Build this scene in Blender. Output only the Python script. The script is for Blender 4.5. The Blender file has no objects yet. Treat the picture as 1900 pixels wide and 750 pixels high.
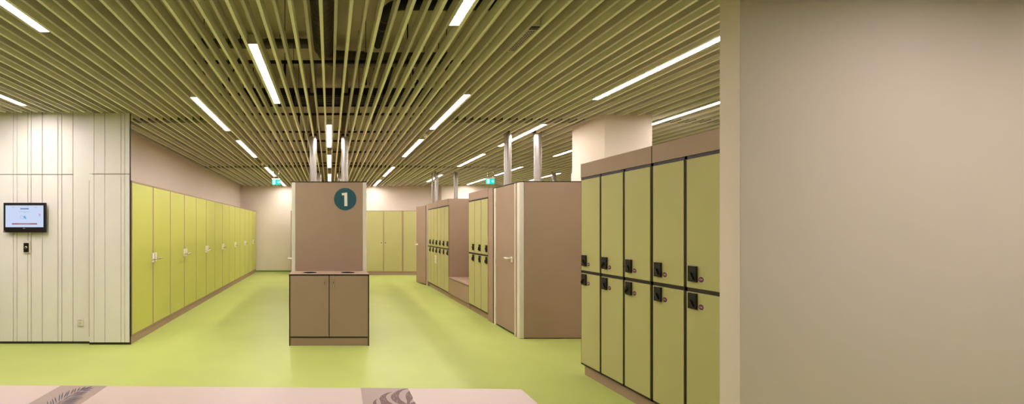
import bpy, math, random
from mathutils import Vector
random.seed(7)
S = bpy.context.scene
COL = S.collection
PI = math.pi

# ------------------------------------------------------------------ view
F = 740.0                      # focal length in pixels of the 1900 x 750 frame
EYE = 1.5                      # eye height
cam_d = bpy.data.cameras.new('camera')
cam = bpy.data.objects.new('camera', cam_d)
COL.objects.link(cam)
cam.location = (0, 0, EYE)
cam.rotation_euler = (PI / 2, 0, 0)
cam_d.sensor_fit = 'HORIZONTAL'
cam_d.sensor_width = 36.0
cam_d.lens = F / 1900 * 36.0
cam_d.shift_x = (950 - 612) / 1900
cam_d.shift_y = (426 - 375) / 1900
cam_d.clip_start = 0.05
S.camera = cam
S.view_settings.view_transform = 'Standard'
S.view_settings.look = 'None'
S.view_settings.gamma = 1.0
S.view_settings.exposure = 1.75
S.view_settings.use_curve_mapping = False

# ------------------------------------------------------------------ materials
def lin(c):
    c = c / 255.0
    return c / 12.92 if c <= 0.04045 else ((c + 0.055) / 1.055) ** 2.4

def rgb(*c):
    return (lin(c[0]), lin(c[1]), lin(c[2]), 1.0)

MATS = {}
def mat(name, col, rough=0.5, metal=0.0, vary=0.06, scale=6.0, fine=0.0, bump=0.0, spec=0.5, stretch=None):
    """procedural surface: base colour broken up by large soft noise and an optional fine speckle"""
    m = bpy.data.materials.new(name)
    m.use_nodes = True
    nt = m.node_tree
    b = nt.nodes['Principled BSDF']
    b.inputs['Roughness'].default_value = rough
    b.inputs['Metallic'].default_value = metal
    b.inputs['Specular IOR Level'].default_value = spec
    tc = nt.nodes.new('ShaderNodeTexCoord')
    mp = nt.nodes.new('ShaderNodeMapping')
    if stretch:
        mp.inputs['Scale'].default_value = stretch
    nt.links.new(tc.outputs['Object'], mp.inputs['Vector'])
    n = nt.nodes.new('ShaderNodeTexNoise')
    n.inputs['Scale'].default_value = scale
    n.inputs['Detail'].default_value = 4
    nt.links.new(mp.outputs['Vector'], n.inputs['Vector'])
    r = nt.nodes.new('ShaderNodeValToRGB')
    c = rgb(*col)
    r.color_ramp.elements[0].position = 0.3
    r.color_ramp.elements[1].position = 0.7
    r.color_ramp.elements[0].color = tuple(x * (1 - vary) for x in c[:3]) + (1,)
    r.color_ramp.elements[1].color = tuple(min(1, x * (1 + vary)) for x in c[:3]) + (1,)
    nt.links.new(n.outputs['Fac'], r.inputs['Fac'])
    last = r.outputs['Color']
    if fine:
        f = nt.nodes.new('ShaderNodeTexNoise')
        f.inputs['Scale'].default_value = 160
        f.inputs['Detail'].default_value = 2
        nt.links.new(mp.outputs['Vector'], f.inputs['Vector'])
        mx = nt.nodes.new('ShaderNodeMixRGB')
        mx.blend_type = 'OVERLAY'
        mx.inputs['Fac'].default_value = fine
        nt.links.new(last, mx.inputs['Color1'])
        nt.links.new(f.outputs['Fac'], mx.inputs['Color2'])
        last = mx.outputs['Color']
    nt.links.new(last, b.inputs['Base Color'])
    if bump:
        bn = nt.nodes.new('ShaderNodeTexNoise')
        bn.inputs['Scale'].default_value = 220
        nt.links.new(mp.outputs['Vector'], bn.inputs['Vector'])
        bp = nt.nodes.new('ShaderNodeBump')
        bp.inputs['Strength'].default_value = bump
        bp.inputs['Distance'].default_value = 0.002
        nt.links.new(bn.outputs['Fac'], bp.inputs['Height'])
        nt.links.new(bp.outputs['Normal'], b.inputs['Normal'])
    MATS[name] = m
    return m

def emit(name, col, strength):
    m = bpy.data.materials.new(name)
    m.use_nodes = True
    nt = m.node_tree
    nt.nodes.clear()
    e = nt.nodes.new('ShaderNodeEmission')
    e.inputs['Color'].default_value = col
    e.inputs['Strength'].default_value = strength
    o = nt.nodes.new('ShaderNodeOutputMaterial')
    nt.links.new(e.outputs[0], o.inputs[0])
    MATS[name] = m
    return m

M_floor = mat('green_vinyl', (183, 195, 106), rough=0.42, vary=0.05, scale=1.3, fine=0.10, spec=0.4)
M_cove = mat('dark_green_vinyl', (108, 150, 60), rough=0.5, vary=0.05)
M_wall = mat('warm_white_paint', (230, 217, 200), rough=0.85, vary=0.02, scale=2, bump=0.05)
M_dark = mat('dark_taupe_paint', (92, 78, 66), rough=0.9, vary=0.02)  # for the unseen walls, darkened to cut light bounced onto the near lockers
M_beige = mat('beige_paint', (230, 214, 202), rough=0.9, vary=0.008, scale=2, spec=0.1)
M_panel = mat('cream_wall_panel', (247, 240, 234), rough=0.55, vary=0.02, scale=2)
M_joint = mat('panel_joint_shadow_gap', (120, 100, 80), rough=0.8, vary=0.05)
M_slab = mat('concrete_soffit', (200, 192, 164), rough=0.95, vary=0.10, scale=1.5)
M_slatg = mat('pale_green_slat', (236, 232, 210), rough=0.6, vary=0.04, scale=3)
M_slatt = mat('taupe_slat', (188, 181, 166), rough=0.6, vary=0.04, scale=3)
M_lime = mat('lime_laminate', (196, 197, 96), rough=0.45, vary=0.025, scale=2.5, fine=0.06)
M_olive = mat('pale_green_laminate', (187, 181, 122), rough=0.6, vary=0.025, scale=2.5, fine=0.06, spec=0.2)
M_taupe = mat('taupe_laminate', (167, 142, 120), rough=0.6, vary=0.03, scale=3, fine=0.08, spec=0.25)
M_black = mat('black_edge', (36, 30, 26), rough=0.5, vary=0.08)
M_lock = mat('black_plastic', (24, 20, 20), rough=0.4, vary=0.08)
M_alu = mat('anodised_aluminium', (230, 220, 204), rough=0.45, metal=0.1, vary=0.03)
M_steel = mat('brushed_steel', (176, 171, 163), rough=0.38, metal=0.9, vary=0.03, scale=3)
M_chrome = mat('chrome', (215, 208, 198), rough=0.2, metal=1.0, vary=0.02)
M_white = mat('white_plastic', (238, 230, 218), rough=0.4, vary=0.02)
M_housing = mat('white_lamp_housing', (226, 216, 200), rough=0.5, vary=0.02)
M_duct = mat('galvanised_duct', (88, 84, 72), rough=0.45, metal=0.4, vary=0.14, scale=14)
M_rail = mat('black_rail', (22, 20, 18), rough=0.55, vary=0.1)
M_joiner = mat('olive_joint_plate', (84, 78, 58), rough=0.7, vary=0.06)
M_pipe = mat('black_pipe_insulation', (26, 24, 22), rough=0.8, vary=0.1)
M_teal = mat('teal_sign', (34, 82, 92), rough=0.5, vary=0.03)
M_purple = mat('purple_badge', (108, 32, 82), rough=0.45, vary=0.03)
M_btop = mat('pink_beige_bench_top', (212, 190, 180), rough=0.45, vary=0.02, scale=3)
M_print = mat('mauve_grey_print', (172, 150, 140), rough=0.5, vary=0.02)
M_fern = mat('dark_blue_print', (66, 62, 84), rough=0.5, vary=0.08, scale=30)
M_brown = mat('brown_print', (106, 68, 60), rough=0.5, vary=0.12, scale=40)
M_paper = mat('white_paper', (236, 228, 208), rough=0.9, vary=0.02)
M_ink = mat('grey_ink', (120, 112, 104), rough=0.9, vary=0.02)
M_hole = mat('dark_bin_liner', (18, 16, 15), rough=0.8, vary=0.1)
M_perf = mat('perforated_metal', (178, 172, 150), rough=0.45, metal=0.4, vary=0.3, scale=60)
E_lamp = emit('lamp_diffuser', (1.0, 0.91, 0.89, 1), 25.5)
E_screen = emit('screen_glow', (0.66, 0.76, 1.0, 1), 0.27)
E_sblue = emit('screen_blue', (0.10, 0.22, 0.42, 1), 0.2)
E_scyan = emit('screen_cyan', (0.10, 0.52, 0.90, 1), 0.27)
E_sred = emit('screen_red', (0.62, 0.10, 0.12, 1), 0.2)
E_sgrey = emit('screen_grey', (0.36, 0.44, 0.66, 1), 0.25)
E_spink = emit('screen_pink', (0.62, 0.45, 0.72, 1), 0.25)
E_exitg = emit('exit_sign_green', (0.02, 0.75, 0.62, 1), 0.33)
E_exitw = emit('exit_sign_white', (0.85, 1.0, 0.98, 1), 0.36)

# ------------------------------------------------------------------ mesh builder
class MB:
    def __init__(s):
        s.v, s.f, s.m, s.sm, s.mats = [], [], [], [], []
    def mi(s, m):
        if m not in s.mats:
            s.mats.append(m)
        return s.mats.index(m)
    def add(s, vs, fs, m, smooth=False):
        o = len(s.v)
        s.v += [tuple(p) for p in vs]
        i = s.mi(m)
        for f in fs:
            s.f.append([o + k for k in f]); s.m.append(i); s.sm.append(smooth)
        return s
    def box(s, x0, x1, y0, y1, z0, z1, m):
        x0, x1 = min(x0, x1), max(x0, x1); y0, y1 = min(y0, y1), max(y0, y1); z0, z1 = min(z0, z1), max(z0, z1)
        vs = [(x, y, z) for z in (z0, z1) for y in (y0, y1) for x in (x0, x1)]
        return s.add(vs, [(0, 2, 3, 1), (4, 5, 7, 6), (0, 1, 5, 4), (1, 3, 7, 5), (3, 2, 6, 7), (2, 0, 4, 6)], m)
    def tube(s, pts, r, m, n=20, caps=True, smooth=True):
        """tube along a polyline; r is a radius or one radius per point"""
        pts = [Vector(p) for p in pts]
        rs = r if isinstance(r, (list, tuple)) else [r] * len(pts)
        rings = []
        t0 = (pts[1] - pts[0]).normalized()
        up = Vector((0, 0, 1)) if abs(t0.z) < 0.9 else Vector((1, 0, 0))
        a = t0.cross(up).normalized()
        for i, p in enumerate(pts):
            if i == 0: t = pts[1] - pts[0]
            elif i == len(pts) - 1: t = pts[-1] - pts[-2]
            else: t = (pts[i + 1] - pts[i]).normalized() + (pts[i] - pts[i - 1]).normalized()
            t.normalize()
            a = (a - t * a.dot(t)).normalized()
            b = t.cross(a)
            rings.append([p + (a * math.cos(2 * PI * k / n) + b * math.sin(2 * PI * k / n)) * rs[i] for k in range(n)])
        vs = [q for g in rings for q in g]
        fs = []
        for i in range(len(rings) - 1):
            for k in range(n):
                fs.append((i * n + k, i * n + (k + 1) % n, (i + 1) * n + (k + 1) % n, (i + 1) * n + k))
        s.add(vs, fs, m, smooth)
        if caps:
            s.add(rings[0], [tuple(range(n))[::-1]], m)
            s.add(rings[-1], [tuple(range(n))], m)
        return s
    def prism(s, poly, d, m):
        """poly: 3D outline, d: extrusion vector"""
        n = len(poly)
        p = [Vector(q) for q in poly]; d = Vector(d)
        vs = p + [q + d for q in p]
        fs = [tuple(range(n))[::-1], tuple(range(n, 2 * n))]
        fs += [(k, (k + 1) % n, n + (k + 1) % n, n + k) for k in range(n)]
        return s.add(vs, fs, m)
    def build(s, name, parent=None, bevel=0.0, seg=2):
        off = Vector((0, 0, 0))
        q = parent
        while q is not None:
            off += q.location; q = q.parent
        me = bpy.data.meshes.new(name)
        me.from_pydata([tuple(Vector(v) - off) for v in s.v], [], s.f)
        for m in s.mats:
            me.materials.append(m)
        me.polygons.foreach_set('material_index', s.m)
        me.polygons.foreach_set('use_smooth', s.sm)
        me.update()
        import bmesh
        bm = bmesh.new(); bm.from_mesh(me)
        bmesh.ops.recalc_face_normals(bm, faces=bm.faces)
        bm.to_mesh(me); bm.free()
        o = bpy.data.objects.new(name, me)
        COL.objects.link(o)
        if parent is not None:
            o.parent = parent
        if bevel:
            b = o.modifiers.new('bevel', 'BEVEL')
            b.width = bevel; b.segments = seg; b.limit_method = 'ANGLE'
        return o

def bx(*a):
    return MB().box(*a)

def thing(name, loc, label, cat, group=None):
    o = bpy.data.objects.new(name, None)
    o.empty_display_size = 0.1
    COL.objects.link(o)
    o.location = loc
    tag(o, label, cat, group)
    return o

def tag(o, label, cat, group=None):
    o['label'] = label; o['category'] = cat
    if group: o['group'] = group
    return o

def struct(o, label=None, cat=None):
    o['kind'] = 'structure'
    if label: o['label'] = label
    if cat: o['category'] = cat
    return o

def dup(o, parent=None, loc=None, label=None):
    c = o.copy(); COL.objects.link(c)
    if parent is not None: c.parent = parent
    if loc is not None: c.location = loc
    if label: c['label'] = label
    for ch in list(o.children): dup(ch, c)
    return c

def text_mesh(mb, body, size, origin, right, up, m, font_w=1.0):
    """flat lettering as mesh faces, centred on origin in the plane of right / up"""
    cu = bpy.data.curves.new('lettering', 'FONT')
    cu.body = body; cu.size = size; cu.align_x = 'CENTER'; cu.align_y = 'CENTER'; cu.resolution_u = 3
    ob = bpy.data.objects.new('lettering', cu)
    COL.objects.link(ob)
    dg = bpy.context.evaluated_depsgraph_get()
    me = bpy.data.meshes.new_from_object(ob.evaluated_get(dg))
    R, U, O = Vector(right), Vector(up), Vector(origin)
    mb.add([O + R * (v.co.x * font_w) + U * v.co.y for v in me.vertices], [tuple(p.vertices) for p in me.polygons], m)
    bpy.data.objects.remove(ob); bpy.data.curves.remove(cu); bpy.data.meshes.remove(me)

ZC = 3.02        # underside of the slats
ZS = 4.25        # concrete soffit
XR = 9.2         # right wall
XLW = -3.16      # wall above the left cabins
YF = 14.1        # far wall
XB = -6.4        # left end of the front bay
YB = -2.6        # wall behind the photographer

# ------------------------------------------------------------------ setting
struct(bx(XB, XR, YB, YF, -0.12, 0, M_floor).build('floor'), 'glossy lime green vinyl floor across the whole changing room', 'floor')
struct(bx(XB, XR, YB, YF, ZS, ZS + 0.15, M_slab).build('ceiling'), 'dark concrete soffit seen through the gaps between the slats', 'ceiling')
struct(bx(XLW - 0.15, XLW, 5.42, YF, 0, ZS, M_wall).build('wall_left'), 'long beige wall above the lime green cabin doors', 'wall')
struct(bx(XLW - 0.15, XR + 0.15, YF, YF + 0.15, 0, ZS, M_wall).build('wall_far'), 'pale end wall at the far end of the room', 'wall')
struct(bx(XR, XR + 0.15, YB, YF, 0, ZS, M_wall).build('wall_right'), 'pale side wall beyond the cabins on the right', 'wall')
struct(bx(XB - 0.15, XR + 0.15, YB - 0.15, YB, 0, ZS, M_dark).build('wall_back'), 'dark taupe wall behind the viewpoint', 'wall')
struct(bx(XB - 0.15, XB, YB, 5.42, 0, ZS, M_dark).build('wall_bay'), 'dark taupe wall closing the bay on the left', 'wall')
struct(bx(2.552, XR, 2.48, 2.612, 0, ZS, M_beige).build('wall_near', bevel=0.003), 'invented plain beige partition wall closing the room past the near lockers', 'wall')  # invented wall, fills the frame to the right of the near lockers
b = MB(); b.box(XLW, -1.30, YF - 0.012, YF, 0, 0.055, M_cove); b.box(3.64, XR, YF - 0.012, YF, 0, 0.055, M_cove)
struct(b.build('baseboard_far', bevel=0.003), 'dark green vinyl skirting at the foot of the far wall', 'baseboard')

# panelled wall on the left, built of cream boards with dark joints
def wx(px, y=5.215): return (px - 612) * y / F
w = MB()
yl, yr = 5.235, 5.19
w.box(XB, XLW, yl + 0.022, 5.42, 0.0, ZS, M_joint)          # dark backing seen in the joints
w.box(wx(165.6, yr) + 0.03, -2.602, 5.204, 5.207, 0.03, ZC - 0.004, M_joint)
jl = [XB - 0.0] + [wx(p, yl) for p in (-60, -40, -18, 24.6, 31.6, 51.6, 57.6, 78.4, 107.6, 114.6, 135.4)]
g = 0.0045
for a, c in zip(jl[:-1], jl[1:]):
    for z0, z1 in ((0.03, 2.222 - g), (2.222 + g, ZS)):
        w.box(a + g / 2 + 0.002, c - g / 2 - 0.002, yl, yl + 0.025, z0, z1, M_panel)
w.box(jl[-1] + g, wx(165.6, yr) + 0.012, yl, yl + 0.02, 0.03, ZS, M_panel)
jr = [wx(p, yr) for p in (165.8, 174.3, 194.6, 224.2, 231.4, 240.6)]
for a, c in zip(jr[:-1], jr[1:]):
    for z0, z1 in ((0.03, 2.222 - g), (2.222 + g, ZC - 0.006)):
        w.box(a + (0 if a == jr[0] else 0.003), c - 0.003, yr, yr + (0.044 if a == jr[0] else 0.015), z0, z1, M_panel)
struct(w.build('wall_front', bevel=0.0015, seg=1), 'cream panelled wall with dark vertical joints, carrying the monitor', 'wall')
b = MB(); b.box(XB, wx(165.6, yr), yl + 0.006, yl + 0.02, 0, 0.028, M_black); b.box(wx(165.6, yr), -2.604, yr + 0.004, yr + 0.014, 0, 0.028, M_black)
struct(b.build('baseboard_front'), 'thin black recessed skirting under the cream panelled wall', 'baseboard')
struct(bx(-2.602, -2.596, yr + 0.001, yr + 0.016, 0, ZC - 0.006, M_black).build('trim_1'), 'dark edge strip on the corner of the cream panelled wall', 'trim')

# white column and the boxed-out bay of the far wall
struct(bx(3.655, 4.285, 5.3, 6.02, 0, ZS, M_wall).build('trim_2', bevel=0.006), 'square white structural column rising behind the near lockers', 'column')
struct(bx(3.85, 6.4, 13.75, YF, 0, ZS, M_wall).build('trim_3', bevel=0.004), 'boxed-out white section of the far wall', 'wall')

# ------------------------------------------------------------------ pipes rising to the soffit (positions used to cut the slats)
VP = [(-0.276, 6.6, 0.056), (0.247, 6.6, 0.056), (-0.29, 10.8, 0.05), (0.25, 10.8, 0.05),
      (2.835, 6.36, 0.057), (3.315, 6.36, 0.057), (2.865, 10.72, 0.05), (3.385, 10.72, 0.052), (6.03, 10.72, 0.052), (6.55, 10.72, 0.052),
      (2.79, 10.86, 0.022)]
vlab = ['steel vent pipe on the left above the cabin marked 1', 'steel vent pipe on the right above the cabin marked 1',
        'far steel vent pipe just right of the front left pipe of the cabin marked 1', 'far steel vent pipe just left of the front right pipe of the cabin marked 1',
        'left of two steel vent pipes above the taupe end cabin', 'right of two steel vent pipes above the taupe end cabin',
        'left of two steel vent pipes above the six column locker row', 'right of two steel vent pipes above the six column locker row',
        'left of two distant steel pipes above the taupe end panel near the white column', 'right of two distant steel pipes above the taupe end panel beside the white column',
        'thin steel pipe beside the far left vent pipe of the locker row']
for (x, y, r), lb in zip(VP, vlab):
    t = thing('vent_pipe', (x, y, 2.168), lb, 'pipe', 'steel vent pipes rising from the cabin roofs')
    MB().tube([(x, y, 2.168), (x, y, ZS)], r, M_steel, n=28).build('pipe_shaft', t)
    MB().tube([(x, y, 2.168), (x, y, 2.176), (x, y, 2.18)], [r * 1.35, r * 1.35, r * 1.02], M_steel, n=28).build('base_flange', t)
    MB().tube([(x, y, ZC + 0.02), (x, y, ZC + 0.05)], r * 1.12, M_rail, n=28).build('ceiling_collar', t)

# ------------------------------------------------------------------ slatted ceiling
P = 0.104
lamps = []   # x, y0, y1, label
LX = lambda k: -0.01 + P * k
def lamp(k, y0, y1, lb): lamps.append((LX(k), y0, y1, lb))
lamp(-21, 1.50, 3.07, 'bright strip light in the top left corner of the slatted ceiling')
lamp(-36, 3.33, 4.89, 'strip light nearest the cream panelled wall with the monitor')
lamp(-6, 3.27, 4.81, 'strip light just left of the spiral duct')
lamp(-15, 4.59, 6.14, 'first of the strip lights in line along the lime cabins, nearest')
lamp(-15, 6.82, 8.40, 'second strip light in line along the lime cabins')
lamp(-15, 9.80, 11.40, 'third strip light in line along the lime cabins, before the exit sign')
lamp(-15, 12.3, 13.85, 'farthest strip light in line along the lime cabins, behind the exit sign')
lamp(0, 5.81, 7.38, 'nearest strip light between the two pipes above the cabin marked 1')
lamp(0, 8.15, 9.80, 'middle strip light between the two pipes above the cabin marked 1')
lamp(0, 11.0, 12.55, 'farthest strip light between the pipes, just over the top of the cabin marked 1')
lamp(9, 2.22, 2.975, 'bright strip light cut by the top edge right of the black pipe')
lamp(15, 4.50, 6.05, 'nearest strip light of the line above the right-hand aisle')
lamp(15, 6.74, 8.35, 'second strip light of the line above the right-hand aisle')
lamp(15, 9.75, 11.4, 'third strip light of the line above the right-hand aisle')
lamp(15, 12.3, 13.85, 'farthest strip light of the line above the right-hand aisle')
lamp(30, 3.12, 4.67, 'long bright strip light above the near lockers')
lamp(30, 5.78, 7.30, 'strip light passing behind the left pipe of the taupe end cabin')
lamp(30, 8.05, 9.65, 'strip light above the three column lockers')
lamp(30, 11.1, 12.7, 'farthest strip light behind the pipes of the six column lockers')
lamp(45, 4.40, 5.95, 'strip light just right of the white column')
lamp(45, 6.80, 8.30, 'strip light reaching the left edge of the white column')
lamp(45, 9.70, 11.25, 'strip light behind the pipes of the taupe end cabin, right of the exit sign')
lamp(45, 11.95, 13.5, 'strip light just left of the exit sign over the locker row')
lamp(60, 10.8, 12.4, 'low distant strip light over the roof edge of the taupe end cabin')
lamp(60, 6.8, 8.3, 'strip light in the far right aisle hidden by the white column')
# extra luminaires out of view, added to brighten the panelled and beige walls
lamp(-51, 1.50, 3.07, 'unseen strip light added over the left bay to brighten the cream panelled wall')
lamp(-51, 3.33, 4.89, 'unseen strip light added at the left end of the cream panelled wall to brighten it')
lamp(34, 0.10, 1.66, 'unseen strip light added over the bay to light the beige wall')  # lamps from here on are added off frame to light the beige wall
lamp(49, 0.10, 1.66, 'unseen strip light added over the right end of the beige wall to light it')
lamp(34, -1.9, -0.34, 'unseen strip light added farther out in front of the beige wall to light it')

carriers = [-1.2, 1.45, 5.66, 9.86]
sc = thing('slat_ceiling', (0, 5.8, ZC), 'suspended ceiling of long alternating pale green and taupe slats', 'slatted ceiling')
def slat_segments(x, half):
    y1 = 5.185 if x < XLW + 0.03 else YF - 0.005
    seg = [(YB + 0.01, y1)]
    if x < -2.55 and x > XLW: seg = [(YB + 0.01, YF - 0.005)]
    cuts = []
    if 3.655 - half < x < 4.285 + half: cuts.append((5.295, 6.025))
    if 3.85 - half < x < 6.4 + half: cuts.append((13.745, 15))
    if x > 2.552 - half: cuts.append((2.475, 2.617))
    for (px, py, r) in VP:
        if abs(px - x) < r * 1.12 + half: cuts.append((py - r * 1.2, py + r * 1.2))
    for c0, c1 in cuts:
        n = []
        for a, c in seg:
            if c0 > a: n.append((a, min(c, c0)))
            if c1 < c: n.append((max(a, c1), c))
        seg = [q for q in n if q[1] - q[0] > 0.01]
    return seg
ks = list(range(int((XB + 0.1) / P) - 0, int((XR - 0.05) / P)))
order = []
rest = MB()
for k in ks:
    x = -0.01 + P * (k + 0.5)
    if x < XB + 0.03 or x > XR - 0.03: continue
    green = (k % 2 != 0)
    half = 0.012 if green else 0.0112
    m = M_slatg if green else M_slatt
    big = -4.35 < x < 5.75
    mb = MB() if big else rest
    for a, c in slat_segments(x, half):
        mb.box(x - half, x + half, a, c, ZC, ZC + 0.087, m)
    if big: mb.build('slat', sc)
o = rest.build('slat', sc); o['kind'] = 'stuff'
for y in carriers:
    mb = MB()
    for k in ks:
        x = LX(k)
        if x < XB + 0.1 or x > XR - 0.1 or (y > 5.2 and x < XLW + 0.06): continue
        if any(abs(l[0] - x) < 0.05 and l[1] - 0.09 < y < l[2] + 0.09 for l in lamps): continue
        if 5.2 < y < 6.1 and (3.6 < x < 4.34 or abs(x) < 1.7): continue
        mb.box(x - 0.0395, x + 0.0395, y - 0.08, y + 0.08, ZC + 0.014, ZC + 0.07, M_joiner)
    mb.build('cross_joint', sc)

def strip_lamp(x, y0, y1, lb):
    t = thing('strip_light', (x, (y0 + y1) / 2, ZC), lb, 'ceiling light', 'strip lights set flush between the ceiling slats')
    h = MB(); wd = 0.0375
    h.box(x - wd, x - wd + 0.003, y0, y1, ZC + 0.001, ZC + 0.075, M_housing)
    h.box(x + wd - 0.003, x + wd, y0, y1, ZC + 0.001, ZC + 0.075, M_housing)
    h.box(x - wd, x + wd, y0, y1, ZC + 0.075, ZC + 0.082, M_housing)
    for a in (y0, y1 - 0.003):
        h.box(x - wd + 0.003, x + wd - 0.003, a, a + 0.003, ZC + 0.001, ZC + 0.075, M_housing)
    h.build('housing', t)
    bx(x - wd + 0.0035, x + wd - 0.0035, y0 + 0.004, y1 - 0.004, ZC + 0.003, ZC + 0.012, E_lamp).build('diffuser', t)
for l in lamps: strip_lamp(*l)

# ------------------------------------------------------------------ services above the slats
zd = 3.9
d = MB()
pts = [(-0.085, YB + 0.05, zd + 0.14), (-0.085, 5.55, zd + 0.14)]
d.tube(pts, 0.135, M_duct, n=32)
y = -2.4
while y < 5.5:
    d.tube([(-0.085, y, zd + 0.14), (-0.085, y + 0.012, zd + 0.14)], 0.1385, M_duct, n=32); y += 0.11
tag(d.build('spiral_duct'), 'large round spiral duct running straight back above the slats', 'duct')
d = MB()
arc = [(-0.085 + 0.2 * (1 - math.cos(a)), 5.56 + 0.3 * math.sin(a), zd + 0.14 - 0.02 * a) for a in [i * PI / 16 for i in range(9)]]
d.tube(arc + [(0.5, 5.87, zd + 0.1)], 0.115, M_duct, n=28)
d.tube([(0.5, 5.87, zd + 0.1), (1.75, 5.87, zd + 0.1)], 0.10, M_duct, n=28)
for i in range(7):
    d.tube([(0.55 + i * 0.19, 5.87, zd + 0.1), (0.562 + i * 0.19, 5.87, zd + 0.1)], 0.104, M_duct, n=28)
for x in (0.62, 1.6): d.tube([(x, 5.87, zd + 0.19), (x, 5.87, ZS - 0.002)], 0.005, M_rail, n=8)
tag(d.build('duct_elbow'), 'round duct elbow turning right behind the end of the spiral duct', 'duct')
d = MB(); d.tube([(-1.9, 5.62, zd + 0.22), (-0.3, 5.62, zd + 0.22)], 0.065, M_duct, n=20)
for i in range(4): d.tube([(-1.8 + i * 0.45, 5.62, zd + 0.22), (-1.76 + i * 0.45, 5.62, zd + 0.22)], 0.072, M_duct, n=20)
for x in (-1.5, -0.7): d.tube([(x, 5.62, zd + 0.27), (x, 5.62, ZS - 0.002)], 0.005, M_rail, n=8)
tag(d.build('branch_duct'), 'thin galvanised branch duct left of the spiral duct', 'duct')
d = MB()
arc = [(0.64 + 0.16 * (1 - math.sin(a)), 4.52 - 0.16 * math.cos(a), zd + 0.06) for a in [i * PI / 16 for i in range(8, -1, -1)]][::-1]
d.tube([(1.9, 4.36, zd + 0.06)] + arc + [(0.64, 5.3, zd + 0.06)], 0.058, M_pipe, n=20)
for yy in (4.62, 4.82): d.tube([(0.64, yy, zd + 0.06), (0.64, yy + 0.02, zd + 0.06)], 0.063, M_duct, n=20)
tag(d.build('insulated_pipe'), 'black insulated pipe with an elbow right of the spiral duct', 'pipe')
d = MB(); d.tube([(0.95, 6.2, zd + 0.16), (1.05, 9.6, zd + 0.16)], 0.055, M_pipe, n=18)
tag(d.build('insulated_pipe'), 'black insulated pipe running back above the right-hand aisle', 'pipe')
rails = [(4.44, 'nearest black carrier rail crossing above the slats, in front of the duct elbow', -2.2, 2.6),
         (5.5, 'black carrier rail crossing over the cable tray above the slats', -2.2, 2.6),
         (6.45, 'third black carrier rail above the slats', -2.6, 3.2),
         (7.62, 'fourth black carrier rail above the slats', -2.6, 3.2),
         (8.4, 'fifth black carrier rail above the slats', -2.6, 3.2),
         (9.6, 'sixth black carrier rail above the slats', -2.6, 3.2),
         (11.2, 'seventh black carrier rail above the slats', -2.6, 3.2)]
for yy, lb, xa, xb in rails:
    mb = MB(); zr = 3.33
    mb.box(xa, xb, yy - 0.014, yy - 0.009, zr + 0.02, zr + 0.05, M_rail); mb.box(xa, xb, yy - 0.014, yy + 0.014, zr + 0.044, zr + 0.05, M_rail)
    mb.box(xa, xb, yy + 0.009, yy + 0.014, zr + 0.02, zr + 0.05, M_rail)
    x = xa + (0.8 if xa == -2.2 else 0.3)
    while x < xb:
        mb.tube([(x, yy, zr + 0.04), (x, yy, ZS)], 0.004, M_rail, n=6)
        mb.box(x - 0.012, x + 0.012, yy - 0.012, yy + 0.012, ZC + 0.088, zr + 0.045, M_rail)
        x += 0.9
    tag(mb.build('carrier_rail'), lb, 'rail', 'black carrier rails above the slats')
mb = MB()
for yy in [6.78 + 0.1 * i for i in range(7)]:
    mb.box(-1.5, 2.0, yy, yy + 0.06, 3.82, 3.86, M_rail)
mb.box(-1.5, 2.0, 6.76, 6.78, 3.8, 3.9, M_rail); mb.box(-1.5, 2.0, 7.45, 7.47, 3.8, 3.9, M_rail)
for xx in (-1.3, 0.75, 1.8):
    for yy in (6.77, 7.46): mb.tube([(xx, yy, 3.88), (xx, yy, ZS - 0.002)], 0.006, M_rail, n=6)
tag(mb.build('cable_tray'), 'wide black cable tray crossing behind the duct elbow', 'cable tray')
for xx, lb in ((-1.2, 'black hanging chain cable left of the spiral duct'), (1.02, 'black hanging chain cable under the black insulated pipe'), ):
    mb = MB()
    yy = 4.6
    q = [(xx + 0.015 * math.sin(i * 2.1), yy + 0.1 * i, 3.16 + 0.09 * i) for i in range(8)]
    mb.tube(q, 0.012, M_rail, n=8)
    mb.box(xx - 0.035, xx + 0.035, q[0][1] - 0.03, q[0][1] + 0.03, q[0][2] - 0.02, q[0][2] + 0.03, M_rail)
    mb.tube([q[-1], (q[-1][0], q[-1][1], ZS)], 0.008, M_rail, n=8)
    tag(mb.build('hanging_cable'), lb, 'cable')

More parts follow.
